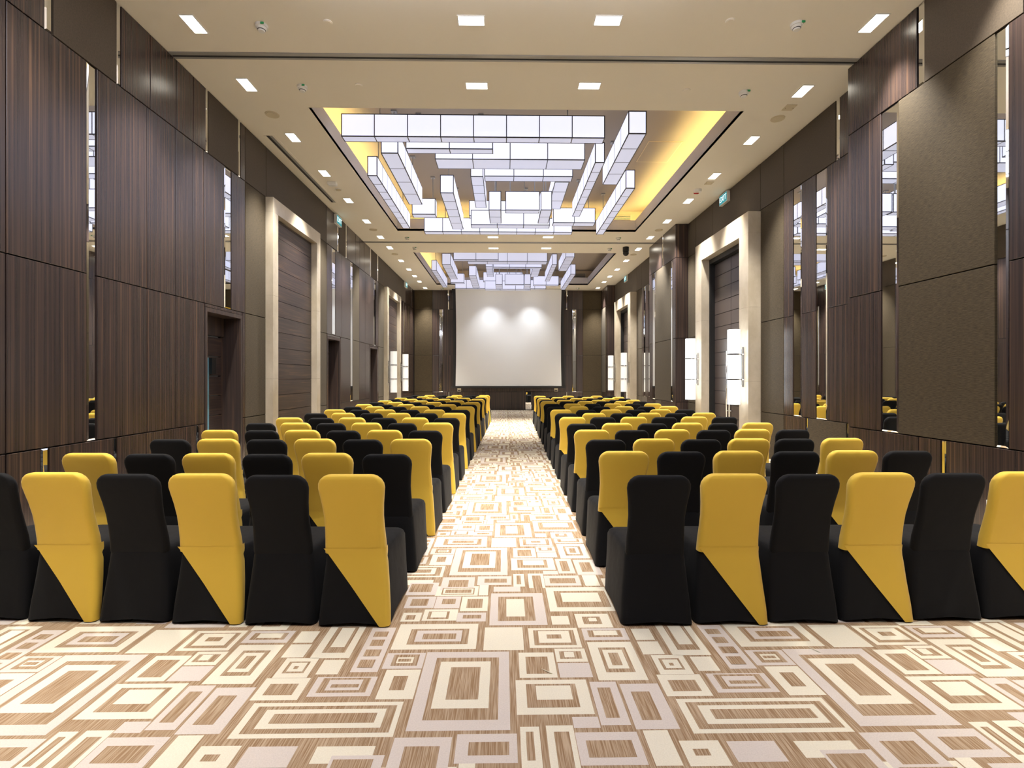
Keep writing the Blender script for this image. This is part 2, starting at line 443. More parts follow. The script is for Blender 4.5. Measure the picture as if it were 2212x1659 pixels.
# recessed service doors on the left
for i, (a, c) in enumerate(NICHES_L):
    where = ['nearest the seats at the back', 'just past the marble-framed plank door', 'before the plank door by the screen'][i]
    t = thing('door_%d' % (i + 1), 'recessed dark wooden service door ' + where, 'door', (XL - 0.2, (a + c) / 2, 0), kind='structure')
    b0 = (XL - 0.2, (a + c) / 2, 0)
    box('jamb', 'wood_dark', t, XL - 0.33, XL + 0.005, a, a + 0.05, 0, NZ, b0)
    box('jamb', 'wood_dark', t, XL - 0.33, XL + 0.005, c - 0.05, c, 0, NZ, b0)
    box('header', 'wood_dark', t, XL - 0.33, XL + 0.005, a + 0.05, c - 0.05, NZ - 0.06, NZ, b0)
    box('lintel', 'wood_dark', t, XL - 0.36, XL - 0.27, a + 0.05, c - 0.05, NZ - 0.36, NZ - 0.06, b0)
    n = 7
    hgt = (NZ - 0.38) / n
    for k in range(n):
        box('plank', 'wood_h', t, XL - 0.36, XL - 0.31, a + 0.05, c - 0.05, 0.01 + k * hgt, k * hgt + hgt - 0.004, b0)
    if i == 0:
        box('blue_strip', 'pale_blue', t, XL - 0.31, XL - 0.295, a + 0.50, a + 0.60, 0.02, 1.86, b0)['label'] = 'narrow pale blue strip in the door'  # flat pale blue strip against the planks
        box('door_closer', 'black', t, XL - 0.31, XL - 0.25, a + 0.60, a + 0.72, 1.60, 1.86, b0)

# ------------------------------------------------------------------ marble framed doors
def marble_frame(t, side, y0, y1, zt, jw, top, dep, b0):
    X = XL if side == 'L' else XR
    s = 1 if side == 'L' else -1
    X0, X1 = X - s * 0.02, X + s * dep
    n = 3
    for (p, q) in ((y0, y0 + jw), (y1 - jw, y1)):
        zz = 0.0
        for k in range(n):
            h = (zt - top) / n
            box('marble_jamb', 'marble', t, X0, X1, p, q, zz + (0.002 if k else 0), zz + h, b0)
            zz += h
    box('marble_lintel', 'marble', t, X0, X1, y0, y1, zt - top + 0.002, zt, b0)

for i, (y0, y1) in enumerate(((y_at(574.5, XL), 11.55), (18.17, 20.55))):
    lab = ['tall horizontal-plank wooden door in a cream marble surround without sconces', 'tall horizontal-plank door in cream marble with plain white sconces on both jambs'][i]
    b0 = (XL, (y0 + y1) / 2, 0)
    t = thing('door_%d' % (4 + i), lab, 'door', b0, kind='structure')
    marble_frame(t, 'L', y0, y1, 4.85, 0.21, 0.27, 0.13, b0)
    k, z = 0, 0.01
    while z < 4.57:
        z2 = min(z + 0.302, 4.58)
        box('plank', 'wood_h', t, XL - 0.025, XL + 0.004, y0 + 0.21, y1 - 0.21, z, z2 - 0.008, b0)
        z = z2

DOORS_R = [(9.78, 12.50), (19.0, 21.75)]
for i, (y0, y1) in enumerate(DOORS_R):
    lab = ['dark panelled double door in cream marble between the two glowing sconces', 'dark panelled double door in cream marble between two plain white sconces'][i]
    b0 = (XR, (y0 + y1) / 2, 0)
    t = thing('door_%d' % (6 + i), lab, 'door', b0, kind='structure')
    marble_frame(t, 'R', y0, y1, 4.83, 0.38, 0.42, 0.24, b0)
    oy0, oy1 = y0 + 0.38, y1 - 0.38
    box('door_frame', 'black', t, XR - 0.05, XR + 0.14, oy0, oy0 + 0.05, 0, 4.41, b0)
    box('door_frame', 'black', t, XR - 0.05, XR + 0.14, oy1 - 0.05, oy1, 0, 4.41, b0)
    box('door_frame', 'black', t, XR - 0.05, XR + 0.14, oy0 + 0.05, oy1 - 0.05, 4.30, 4.41, b0)
    mid = (oy0 + oy1) / 2 + 0.06
    for (p, q, hy) in ((oy0 + 0.05, mid - 0.003, mid - 0.07), (mid + 0.003, oy1 - 0.05, mid + 0.07)):
        leaf = box('door_leaf', 'black', t, XR + 0.085, XR + 0.13, p, q, 0.01, 4.30, b0)
        lb = (XR + 0.1075, (p + q) / 2, 2.155)
        for k in range(14):
            za, zb = 0.02 + k * 0.305, 0.02 + (k + 1) * 0.305 - 0.014
            box('door_panel', 'door_dark', leaf, XR + 0.07, XR + 0.087, p + 0.004, q - 0.004, za, zb, lb)
        hb = bmesh.new()
        add_cyl(hb, (0, 0, -0.75), (0, 0, 0.75), 0.018, seg=12)
        for dz in (-0.6, 0.6): add_cyl(hb, (0, 0, dz), (0.075, 0, dz), 0.011, seg=8)
        obj('handle', hb, 'chrome', leaf, Vector((XR, hy, 1.40)) - Vector(lb), smooth=True)

def sconce(name_lab, side, Y, lit, group=None):
    s = 1 if side == 'L' else -1
    Xm = (XL + 0.13) if side == 'L' else (XR - 0.24)
    Xc = Xm + s * 0.20
    z0, z1, r = 1.00, 2.52, 0.118
    t = thing('wall_sconce', name_lab, 'wall lamp', (Xm, Y, 1.76), group)
    for k in range(3):
        a, c = z0 + k * (z1 - z0) / 3, z0 + (k + 1) * (z1 - z0) / 3
        bm = bmesh.new()
        add_cyl(bm, (0, 0, a + 0.012 - 1.76), (0, 0, c - 0.012 - 1.76), r, seg=28)
        obj('glass_shade', bm, 'sconce_lit' if lit else 'sconce_dim', t, (s * 0.20, 0, 0), smooth=False)
    for k in (1, 2):
        z = z0 + k * (z1 - z0) / 3 - 1.76
        bm = bmesh.new()
        add_cyl(bm, (s * 0.20, 0, z - 0.014), (s * 0.20, 0, z + 0.014), r + 0.012, seg=28)
        add_cyl(bm, (0, 0, z), (s * 0.09, 0, z), 0.012, seg=10)
        obj('ring', bm, 'chrome', t)
    bm = bmesh.new()
    add_cyl(bm, (s * 0.05, 0, -0.36), (s * 0.05, 0, 0.36), 0.014, seg=10)
    add_box(bm, 0, s * 0.012, -0.035, 0.035, -0.40, 0.40)
    obj('bracket', bm, 'chrome', t)
sconce('bright white cylinder sconce on the marble jamb nearer the rear seats', 'R', 9.97, True)
sconce('bright white cylinder sconce on the marble jamb nearer the wooden pilaster', 'R', 12.31, True)
sconce('plain white cylinder sconce on the panelled door by the screen, jamb nearer the seats', 'R', 19.19, False)
sconce('plain white cylinder sconce on the panelled door by the screen, jamb nearer the screen', 'R', 21.56, False)
sconce('plain white cylinder sconce on the plank door by the screen, jamb nearer the seats', 'L', 18.28, False)
sconce('plain white cylinder sconce on the plank door by the screen, jamb nearer the screen', 'L', 20.44, False)

# ------------------------------------------------------------------ right wall
bm = bmesh.new()
p = YR
for y0, y1 in DOORS_R:
    add_box(bm, XR + 0.03, XR + 0.35, p, y0 + 0.38, 0, ZC)
    add_box(bm, XR + 0.03, XR + 0.35, y0 + 0.38, y1 - 0.38, 4.41, ZC)
    add_box(bm, XR + 0.15, XR + 0.35, y0 + 0.38, y1 - 0.38, 0, 4.41)
    p = y1 - 0.38
add_box(bm, XR + 0.03, XR + 0.35, p, YB + 0.1, 0, ZC)
wr = obj('wall_right', bm, 'backing')
tag(wr, 'side wall of brown fabric, striped wood and mirrors with panelled double doors', 'wall', kind='structure')
yr = lambda px: y_at(px, XR)
yp = lambda px: y_at(px, XB)
PIL = [(4.30, yp(1831)), (yp(1459), yp(1402.5)), (22.72, YB - 0.03)]
P0, P1 = PIL[0]
A0 = yr(1693)
d0, d1 = DOORS_R[0]; e0, e1 = DOORS_R[1]
q0, q1 = PIL[1]; r0, r1 = PIL[2]
band(wr, 'R', Z3, ZC, None, [YR, ('w', 0.0), ('w', P0), ('-', P1), ('w', yr(1813)), ('m', yr(1805)), ('s', A0), ('s', d0), ('s', (d0 + d1) / 2 + 0.9), ('s', 13.1), ('s', q0), ('-', q1), ('w', 17.2), ('s', 18.3), ('s', e0), ('s', e1), ('s', r0)])
band(wr, 'R', Z2, Z3, None, [YR, ('w', 0.0), ('w', P0), ('-', P1), ('w', yr(1786)), ('-', yr(1762)), ('w', yr(1731)), ('-', yr(1713)), ('w', A0), ('f', d0 - 0.01), ('-', d1 + 0.01), ('f', q0), ('-', q1), ('w', 17.25), ('-', 17.4), ('w', 17.8), ('-', 18.02), ('w', 18.25), ('f', e0 - 0.01), ('-', e1 + 0.01), ('f', r0)])
band(wr, 'R', Z1, Z2, None, [YR, ('w', 0.0), ('w', P0), ('-', P1), ('w', yr(1786)), ('-', yr(1762)), ('w', yr(1731)), ('-', yr(1713)), ('w', A0), ('f', d0 - 0.01), ('-', d1 + 0.01), ('f', q0), ('-', q1), ('w', 17.25), ('-', 17.4), ('w', 17.8), ('-', 18.02), ('w', 18.25), ('f', e0 - 0.01), ('-', e1 + 0.01), ('f', r0)])
for a, c in ((yr(1786), yr(1762)), (yr(1731), yr(1713)), (17.25, 17.4), (17.8, 18.02)):
    panel(wr, 'R', 'm', a, c, Z1, Z3)
band(wr, 'R', 0.0, Z1, None, [YR, ('w', 0.0), ('w', P0), ('-', P1), ('w', yr(1832)), ('m', yr(1828)), ('f', yr(1744)), ('m', yr(1740)), ('w', A0), ('f', d0 - 0.01), ('-', d1 + 0.01), ('f', q0), ('-', q1), ('w', 17.6), ('s', 18.25), ('f', e0 - 0.01), ('-', e1 + 0.01), ('f', r0)])
for i, (p0, p1) in enumerate(PIL):
    c0 = Vector(((XB + XR) / 2, (p0 + p1) / 2, 0))
    bm = bmesh.new()
    add_box(bm, XB + 0.03 - c0.x, XR + 0.03 - c0.x, p0 + 0.02 - c0.y, p1 - 0.005 - c0.y, 0, ZC)
    pl = obj('pilaster', bm, 'backing', wr, c0)
    L = lambda px: y_at(px, XB)
    if i == 0:
        band(pl, 'P', Z3, ZC, None, [p0, ('w', 4.45), ('s', L(1996)), ('m', L(1981)), ('w', p1)], off=c0)
        band(pl, 'P', Z2, Z3, None, [p0, ('w', L(2178)), ('-', L(2149)), ('f', L(1940)), ('-', L(1903)), ('w', p1)], off=c0)
        band(pl, 'P', Z1, Z2, None, [p0, ('w', L(2178)), ('-', L(2149)), ('f', L(1940)), ('-', L(1903)), ('w', p1)], off=c0)
        for a, c in ((2178, 2149), (1940, 1903)): panel(pl, 'P', 'm', L(a), L(c), Z1, Z3, c0)
        band(pl, 'P', 0, Z1, None, [p0, ('w', L(2043)), ('m', L(2032)), ('w', L(1984)), ('w', p1)], off=c0)
    else:
        wd = 2.44
        g = lambda u: min(p0 + u * wd, p1)
        m1 = (g(0.10), g(0.16)); m2 = (g(0.76), g(0.87))
        band(pl, 'P', Z3, ZC, None, [p0, ('w', g(0.44)), ('m', g(0.48)), ('w', p1)], off=c0)
        for za, zb in ((Z2, Z3), (Z1, Z2)):
            band(pl, 'P', za, zb, None, [p0, ('w', m1[0]), ('-', m1[1]), ('f', m2[0]), ('-', m2[1]), ('w', p1)], off=c0)
        panel(pl, 'P', 'm', m1[0], m1[1], Z1, Z3, c0)
        if m2[1] - m2[0] > 0.1: panel(pl, 'P', 'm', m2[0], m2[1], Z1, Z3, c0)
        band(pl, 'P', 0, Z1, None, [p0, ('w', g(0.5)), ('f', g(0.75)), ('w', p1)], off=c0)
    for za, zb in ((0, Z1), (Z1, Z2), (Z2, Z3), (Z3, ZC)):   # return that faces the rear of the hall, and the far return
        box('wood_panel', 'wood_v', pl, XB + 0.004, XR, p0 - 0.01, p0 + 0.02, za + GAP, zb - GAP, c0)

# socket plate low on the near pilaster
sx = XB - 0.008
sy, szz = y_at(2151, XB), 0.31
t = thing('wall_socket', 'white twin power socket low on the striped wood near the rear row', 'socket', (XB, sy, szz))
box('plate', 'white', t, XB - 0.010, XB, sy - 0.085, sy + 0.085, szz - 0.045, szz + 0.045, (XB, sy, szz))
for k in (-1, 1):
    box('socket_insert', 'socket_grey', t, XB - 0.013, XB - 0.010, sy + k * 0.042 - 0.02, sy + k * 0.042 + 0.02, szz - 0.02, szz + 0.02, (XB, sy, szz))

# ------------------------------------------------------------------ far wall, rear wall
bm = bmesh.new(); add_box(bm, XL - 0.4, XR + 0.35, YB + 0.03, YB + 0.2, 0, ZC)
wb = obj('wall_back', bm, 'backing')
tag(wb, 'far wall of dark wood and brown fabric panels behind the projection screen', 'wall', kind='structure')
xb = lambda px: at_depth(px, 800, YB)[0]
for za, zb in ((Z3, ZC), (Z2, Z3), (Z1, Z2), (0, Z1)):
    if za == Z3:
        spec = [XL + 0.03, ('f', xb(934)), ('w', xb(967)), ('m', xb(971)), ('w', xb(1030)), ('w', xb(1100)), ('w', xb(1170)), ('w', xb(1222)), ('m', xb(1226)), ('w', xb(1259)), ('f', XB)]
    elif za == 0:
        spec = [XL + 0.03, ('f', xb(934)), ('w', xb(968)), ('m', xb(971)), ('w', xb(1046)), ('m', xb(1050)), ('w', xb(1135)), ('m', xb(1148)), ('w', xb(1222)), ('m', xb(1226)), ('w', xb(1259)), ('f', XB)]
    else:
        spec = [XL + 0.03, ('f', xb(934)), ('w', xb(948)), ('-', xb(957)), ('w', xb(1030)), ('w', xb(1100)), ('w', xb(1170)), ('w', xb(1236)), ('-', xb(1245)), ('w', xb(1259)), ('f', XB)]
    band(wb, 'B', za, zb, None, spec)
for a, c in ((948, 957), (1236, 1245)):
    panel(wb, 'B', 'm', xb(a), xb(c), Z1, Z3)
for px in (992, 1201):  # small yellow mirrors, built as plain coloured plates with a dark insert
    x, z = at_depth(px, 842, YB)
    t = thing('wall_mirror', 'small yellow mirror below the screen ' + ('on the plank-door side' if px < 1100 else 'on the panelled-door side'), 'plate', (x, YB, z))
    box('plate', 'grille', t, x - 0.09, x + 0.09, YB - 0.012, YB, z - 0.08, z + 0.08, (x, YB, z))
    box('insert', 'dark_metal', t, x - 0.07, x + 0.07, YB - 0.016, YB - 0.012, z - 0.06, z - 0.005, (x, YB, z))
bm = bmesh.new(); add_box(bm, XL - 0.4, XR + 0.35, YR - 0.15, YR, 0, ZC)
tag(obj('wall_front', bm, 'wood_v'), 'dark wood wall behind the rear seats', 'wall', kind='structure')

# ------------------------------------------------------------------ projection screen
YS = 23.72
sx0, sz0 = at_depth(984, 834, YS); sx1, _ = at_depth(1213, 834, YS)
t = thing('projection_screen', 'large white projection screen with black edges pulled down at the far wall', 'screen', ((sx0 + sx1) / 2, YS, ZC))
b0 = Vector(((sx0 + sx1) / 2, YS, ZC))
def sheet(name, mat, x0, x1, z0, z1, y, th, bow):
    bm = bmesh.new(); N = 14
    f, k = [], []
    for i in range(N + 1):
        v = i / N; z = z0 + (z1 - z0) * v
        d = bow * 4 * v * (1 - v)
        for (lst, yy) in ((f, y), (k, y + th)):
            lst.append((bm.verts.new(Vector((x0 + d, yy, z)) - b0), bm.verts.new(Vector((x1 - d, yy, z)) - b0)))
    for i in range(N):
        bm.faces.new((f[i][0], f[i][1], f[i + 1][1], f[i + 1][0]))
        bm.faces.new((k[i][0], k[i + 1][0], k[i + 1][1], k[i][1]))
        bm.faces.new((f[i][0], f[i + 1][0], k[i + 1][0], k[i][0]))
        bm.faces.new((f[i][1], k[i][1], k[i + 1][1], f[i + 1][1]))
    bm.faces.new((f[0][0], k[0][0], k[0][1], f[0][1])); bm.faces.new((f[N][0], f[N][1], k[N][1], k[N][0]))
    return obj(name, bm, mat, t)
sheet('black_border', 'black', sx0 - 0.15, sx1 + 0.15, sz0 - 0.02, ZC - 0.02, YS, 0.004, 0.05)
sheet('screen_sheet', 'screen_white', sx0, sx1, sz0, ZC - 0.02, YS - 0.005, 0.004, 0.035)
bm = bmesh.new(); add_box(bm, sx0 - 0.22 - b0.x, sx1 + 0.22 - b0.x, -0.04, 0.04, sz0 - 0.10 - ZC, sz0 - ZC)
obj('weight_bar', bm, 'black', t)
bm = bmesh.new(); add_box(bm, sx0 - 0.18 - b0.x, sx1 + 0.18 - b0.x, 0.01, 0.20, -0.17, -0.012)
obj('housing', bm, 'black', t)

# ------------------------------------------------------------------ downlights
ORD = ['', 'first', 'second', 'third', 'fourth', 'fifth', 'sixth', 'seventh', 'eighth', 'ninth', 'tenth', 'eleventh', 'twelfth', 'thirteenth', 'fourteenth', 'fifteenth', 'sixteenth', 'seventeenth', 'eighteenth']
LAMP_N = 0
def downlight(X, Y, along, label, group, power=1.0, spot=70, tilt=None, color=WARM):
    t = thing('downlight', label, 'ceiling light', (X, Y, ZC), group)
    hx, hy = (0.15, 0.075) if along == 'x' else (0.075, 0.15)
    bm = bmesh.new()
    o, i_ = 0.012, 0.0
    add_box(bm, -hx - o, hx + o, -hy - o, -hy, -0.008, 0.0)
    add_box(bm, -hx - o, hx + o, hy, hy + o, -0.008, 0.0)
    add_box(bm, -hx - o, -hx, -hy, hy, -0.008, 0.0)
    add_box(bm, hx, hx + o, -hy, hy, -0.008, 0.0)
    obj('trim_ring', bm, 'white', t)
    for k in (-1, 1):
        bm = bmesh.new()
        if along == 'x': add_box(bm, min(0, k * hx) , max(0, k * hx), -hy, hy, -0.005, 0.0)
        else: add_box(bm, -hx, hx, min(0, k * hy), max(0, k * hy), -0.005, 0.0)
        obj('lamp_lens', bm, 'lens', t)
    ld = bpy.data.lights.new('downlight_beam', 'SPOT')
    ld.energy = SPOT_W * power
    ld.color = color
    ld.spot_size = math.radians(spot)
    ld.spot_blend = 0.9
    ld.shadow_soft_size = 0.07
    lo = bpy.data.objects.new('downlight_beam', ld)
    COL.objects.link(lo)
    lo.parent = t
    lo.location = (0, 0, -0.03)
    if tilt: lo.rotation_euler = tilt
YS_SIDE = []
for px, py in ((418, 52), (533, 183), (632, 297), (700, 374), (752, 433), (791, 478), (822, 512), (843, 535), (864, 563), (882, 582), (894, 596), (905, 608), (918, 622)):
    YS_SIDE.append((-3.71, on_ceiling(px, py)[1], 'plank-door'))
for px, py in ((1893, 50), (1737, 197), (1629, 303), (1548, 380), (1490, 434), (1441, 478), (1405, 513), (1381, 538), (1354, 563), (1335, 582), (1321, 597), (1306, 609), (1291, 622)):
    YS_SIDE.append((4.40, on_ceiling(px, py)[1], 'panelled-door'))
for X, side in ((-3.71, 'plank-door'), (4.40, 'panelled-door')):
    ys_ = sorted([q[1] for q in YS_SIDE if q[2] == side] + [4.5, 2.9, 1.3, -0.3, -2.0], reverse=True)
    for k, Y in enumerate(ys_):
        downlight(X, Y, 'y', 'twin-lamp downlight in the %s ceiling margin, %s counted from the screen wall' % (side, ORD[k + 1]), 'downlights along the %s wall' % side, 0.5 if Y < 5 else (0.7 if Y < 7.5 else 1.0))
for (pxs, py, wh) in (((1018, 1313), 44, 'in front of the first ceiling track'), ((1030, 1273), 185, 'between the first ceiling track and the cove'), ((1065, 1184), 512, 'between the middle cove and the second track'), ((1066, 1180), 536, 'between the second track and the far cove')):
    for px in pxs:
        X, Y = on_ceiling(px, py)
        downlight(X, Y, 'x', 'crosswise twin-lamp downlight ' + wh + (', plank-door half' if px < 1100 else ', panelled-door half'), 'crosswise downlights ' + wh, 0.7 if py < 300 else 1.0)
for X in (-0.66, 1.28):
    downlight(X, 22.92, 'x', 'crosswise downlight in the strip above the screen, ' + ('plank' if X < 0 else 'panelled') + '-door half', 'screen downlights', 0.22, 92, (math.radians(2), 0, 0), (0.97, 0.98, 1.0))
for X in (-0.42, 1.30):
    downlight(X, -2.2, 'x', 'crosswise twin-lamp downlight near the rear wall, ' + ('plank' if X < 0 else 'panelled') + '-door half', 'rear downlights', 1.3)

# ------------------------------------------------------------------ box lanterns
PANEL_MESH = {}
def panel_mesh(dx, dy, dz, mat):
    k = (round(dx, 3), round(dy, 3), round(dz, 3), mat)
    if k not in PANEL_MESH:
        bm = bmesh.new(); add_box(bm, -dx / 2, dx / 2, -dy / 2, dy / 2, -dz / 2, dz / 2)
        bmesh.ops.recalc_face_normals(bm, faces=bm.faces)
        me = bpy.data.meshes.new('shade_panel'); bm.to_mesh(me); bm.free()
        me.materials.append(MATS[mat]); PANEL_MESH[k] = me
    return PANEL_MESH[k]

def lantern(label, group, x0, x1, y0, y1, zb, zt, n, detail=True, rod=0.36, dim=''):
    cx_, cy_ = (x0 + x1) / 2, (y0 + y1) / 2
    t = thing('box_lantern', label, 'pendant lamp', (cx_, cy_, zb), group)
    dx, dy, dz = x1 - x0, y1 - y0, zt - zb
    lx = dx >= dy
    T = 0.006; g = 0.008
    m = n if detail else 1
    L = dx if lx else dy
    c = L / m
    W = dy if lx else dx
    for i in range(m):
        p = -L / 2 + (i + 0.5) * c
        for s in (-1, 1):
            if lx: link('shade_panel', panel_mesh(c - 2 * g, T, dz - 2 * g, 'panel_side' + dim), t, (p, s * (W / 2 - T / 2 - 0.002), dz / 2))
            else: link('shade_panel', panel_mesh(T, c - 2 * g, dz - 2 * g, 'panel_side' + dim), t, (s * (W / 2 - T / 2 - 0.002), p, dz / 2))
        for z in (T / 2 + 0.002, dz - T / 2 - 0.002):
            if lx: link('base_panel', panel_mesh(c - 2 * g, W - 2 * g, T, 'panel_base' + dim), t, (p, 0, z))
            else: link('base_panel', panel_mesh(W - 2 * g, c - 2 * g, T, 'panel_base' + dim), t, (0, p, z))
    for s in (-1, 1):
        if lx: link('end_panel', panel_mesh(T, W - 2 * g, dz - 2 * g, 'panel_side' + dim), t, (s * (L / 2 - T / 2 - 0.002), 0, dz / 2))
        else: link('end_panel', panel_mesh(W - 2 * g, T, dz - 2 * g, 'panel_side' + dim), t, (0, s * (L / 2 - T / 2 - 0.002), dz / 2))
    bm = bmesh.new(); e = 0.016
    for a in (-1, 1):
        for b_ in (0, 1):
            yy = a * (W / 2 - e / 2); zz = e / 2 if b_ == 0 else dz - e / 2
            if lx: add_box(bm, -L / 2, L / 2, yy - e / 2, yy + e / 2, zz - e / 2, zz + e / 2)
            else: add_box(bm, yy - e / 2, yy + e / 2, -L / 2, L / 2, zz - e / 2, zz + e / 2)
    for i in range(m + 1):
        p = -L / 2 + i * c
        p = max(-L / 2 + e / 2, min(L / 2 - e / 2, p))
        for a in (-1, 1):
            yy = a * (W / 2 - e / 2)
            if lx: add_box(bm, p - e / 2, p + e / 2, yy - e / 2, yy + e / 2, e, dz - e)
            else: add_box(bm, yy - e / 2, yy + e / 2, p - e / 2, p + e / 2, e, dz - e)
        for zz in (e / 2, dz - e / 2):
            if lx: add_box(bm, p - e / 2, p + e / 2, -W / 2 + e, W / 2 - e, zz - e / 2, zz + e / 2)
            else: add_box(bm, -W / 2 + e, W / 2 - e, p - e / 2, p + e / 2, zz - e / 2, zz + e / 2)
    obj('frame', bm, 'dark_metal', t)
    hgt = ZC + UP - zb
    for s in (-rod, rod):
        bm = bmesh.new()
        q = (s * L, 0) if lx else (0, s * L)
        add_cyl(bm, (q[0], q[1], dz), (q[0], q[1], hgt - 0.03), 0.010, seg=8)
        add_box(bm, q[0] - 0.05, q[0] + 0.05, q[1] - 0.05, q[1] + 0.05, hgt - 0.03, hgt)
        obj('hanger_rod', bm, 'track_grey', t)

S = 0.94; TALL = 0.395
def crop(x, y): return 650 + x / 2.212, 200 + y / 2.212
BOX = []
def cross(name, x0, x1, ybot, Y, depth, n, tall=TALL):
    Y *= S
    ax, z = at_depth(*crop(x0, ybot), Y); bx_, _ = at_depth(*crop(x1, ybot), Y)
    BOX.append((name, ax, bx_, Y, Y + depth, z, z + tall, n))
def along(name, x0, x1, ybot, Y, length, n, tall=TALL):
    Y *= S
    ax, z = at_depth(*crop(x0, ybot), Y); bx_, _ = at_depth(*crop(x1, ybot), Y)
    BOX.append((name, ax, bx_, Y, Y + length * S, z, z + tall, n))
cross('longest eight-cell lantern across the rear end', 192, 1453, 209, 9.2, 0.20, 8)
along('four-cell lengthwise lantern nearest the panelled-door side, rear end', 1565, 1652, 197, 9.06, 2.4, 4)
along('broad lengthwise lantern beside the plank-door side outermost one', 382, 465, 290, 9.5, 2.8, 4)
along('slender outermost lengthwise lantern on the plank-door side', 317, 365, 398, 10.57, 3.7, 8)
along('slender outermost lengthwise lantern on the panelled-door side', 1552, 1597, 458, 11.15, 3.6, 7)
along('slender inner lengthwise lantern on the panelled-door side', 1405, 1452, 335, 10.3, 3.45, 7)
cross('deep four-cell crosswise lantern in second place', 640, 1358, 318, 10.6, 0.46, 4, 0.48)
cross('thin two-cell crosswise lantern behind the longest one', 500, 918, 268, 9.9, 0.20, 2)
along('broad free-standing lengthwise lantern on the plank-door half', 665, 730, 480, 11.5, 2.8, 5)
cross('short single-cell crosswise lantern on the plank-door side', 530, 643, 582, 13.0, 0.26, 1)
cross('eight-cell crosswise lantern across the screen end', 588, 1297, 665, 14.75, 0.25, 8)
cross('two-cell crosswise lantern on the panelled-door side, screen end', 1205, 1407, 622, 13.86, 0.28, 2)
along('short lengthwise lantern joining the middle cross on the plank-door half', 810, 872, 402, 11.5, 2.1, 4)
cross('three-cell crosswise lantern in the middle', 876, 1300, 400, 11.3, 0.27, 3)
along('short lengthwise lantern joining the middle cross on the panelled-door half', 1213, 1283, 428, 11.9, 1.9, 3)
along('low-hung central lengthwise lantern on the plank-door half', 897, 957, 562, 11.65, 1.0, 2, 0.42)
cross('low-hung central single-cell crosswise lantern', 977, 1141, 562, 11.65, 0.20, 1, 0.42)
along('low-hung central lengthwise lantern on the panelled-door half', 1145, 1200, 562, 11.65, 1.0, 2, 0.42)
cross('three-cell crosswise lantern low behind the central ones', 812, 1190, 632, 12.75, 0.26, 3, 0.36)
cross('crosswise lantern high behind the central ones', 803, 1120, 588, 13.75, 0.26, 3)
for ci, (dy, wh, det) in enumerate(((0.0, 'middle cove', True), (8.72, 'cove by the screen', True), (-9.02, 'unseen rear cove', False))):  # rear set stays out of view and is brightened to fill the front floor
    for bi, (nm, x0, x1, y0, y1, z0, z1, n) in enumerate(BOX):
        if ci == 1 and bi == 0: continue
        lantern('white ' + nm + ', ' + wh, 'box lanterns in the ' + wh, x0, x1, y0 + dy, y1 + dy, z0, z1, n, det, 0.18 if nm.startswith('three-cell crosswise lantern low') else 0.36, ('', '_dim', '_full')[ci])

# ------------------------------------------------------------------ ceiling fittings
def smoke(px, py, label, group):
    X, Y = on_ceiling(px, py)
    t = thing('smoke_detector', label, 'smoke detector', (X, Y, ZC), group)
    bm = bmesh.new()
    add_cyl(bm, (0, 0, 0), (0, 0, -0.03), 0.075, 0.072, 20)
    add_cyl(bm, (0, 0, -0.03), (0, 0, -0.075), 0.060, 0.035, 20)
    obj('body', bm, 'white', t)
    bm = bmesh.new(); add_cyl(bm, (0, 0, -0.052), (0, 0, -0.062), 0.0475, 0.043, 20)
    obj('vent_ring', bm, 'slot_dark', t)
    bm = bmesh.new(); add_box(bm, 0.02, 0.06, -0.076, -0.068, -0.03, -0.008)
    obj('marker', bm, 'green', t)
for pts, lab in ((((565, 55), (1721, 52)), 'in front of the first ceiling track'), (((653, 187), (1607, 199)), 'between the first track and the middle cove'), (((880, 513), (1336, 514)), 'between the middle cove and the second track'), (((896, 535), (1317, 537)), 'between the second track and the far cove'), (((955, 623), (1248, 622)), 'above the projection screen')):
    for k, p in enumerate(pts):
        smoke(*p, 'white smoke detector ' + lab + (', plank-door side' if k == 0 else ', panelled-door side'), 'ceiling smoke detectors')
def disc(name, px, py, r, mat, label, cat, group):
    X, Y = on_ceiling(px, py)
    t = thing(name, label, cat, (X, Y, ZC), group)
    bm = bmesh.new(); add_cyl(bm, (0, 0, 0), (0, 0, -0.012), r, r * 0.96, 24)
    obj('rim', bm, mat, t)
    bm = bmesh.new(); add_cyl(bm, (0, 0, -0.012), (0, 0, -0.016), r * 0.8, r * 0.78, 24)
    obj('grille', bm, 'grille' if r > 0.07 else mat, t)
for px, py, lab in ((708, 48, 'in front of the first track, plank-door side'), (1577, 45, 'in front of the first track, panelled-door side'), (775, 184, 'behind the first track, plank-door side'), (1483, 195, 'behind the first track, panelled-door side')):
    disc('sprinkler_cover', px, py, 0.055, 'ceiling', 'small round cream sprinkler cover ' + lab, 'sprinkler', 'sprinkler covers')
for px, py, lab in ((588, 247, 'plank-door margin, level with the rear edge of the middle cove'), (1680, 256, 'panelled-door margin, level with the rear edge of the middle cove'), (806, 496, 'plank-door margin, before the second track'), (1423, 497, 'panelled-door margin, before the second track'), (853, 549, 'plank-door margin, past the second track'), (1368, 550, 'panelled-door margin, past the second track')):
    disc('ceiling_speaker', px, py, 0.11, 'grille', 'round flush ceiling speaker, ' + lab, 'speaker', 'ceiling speakers')
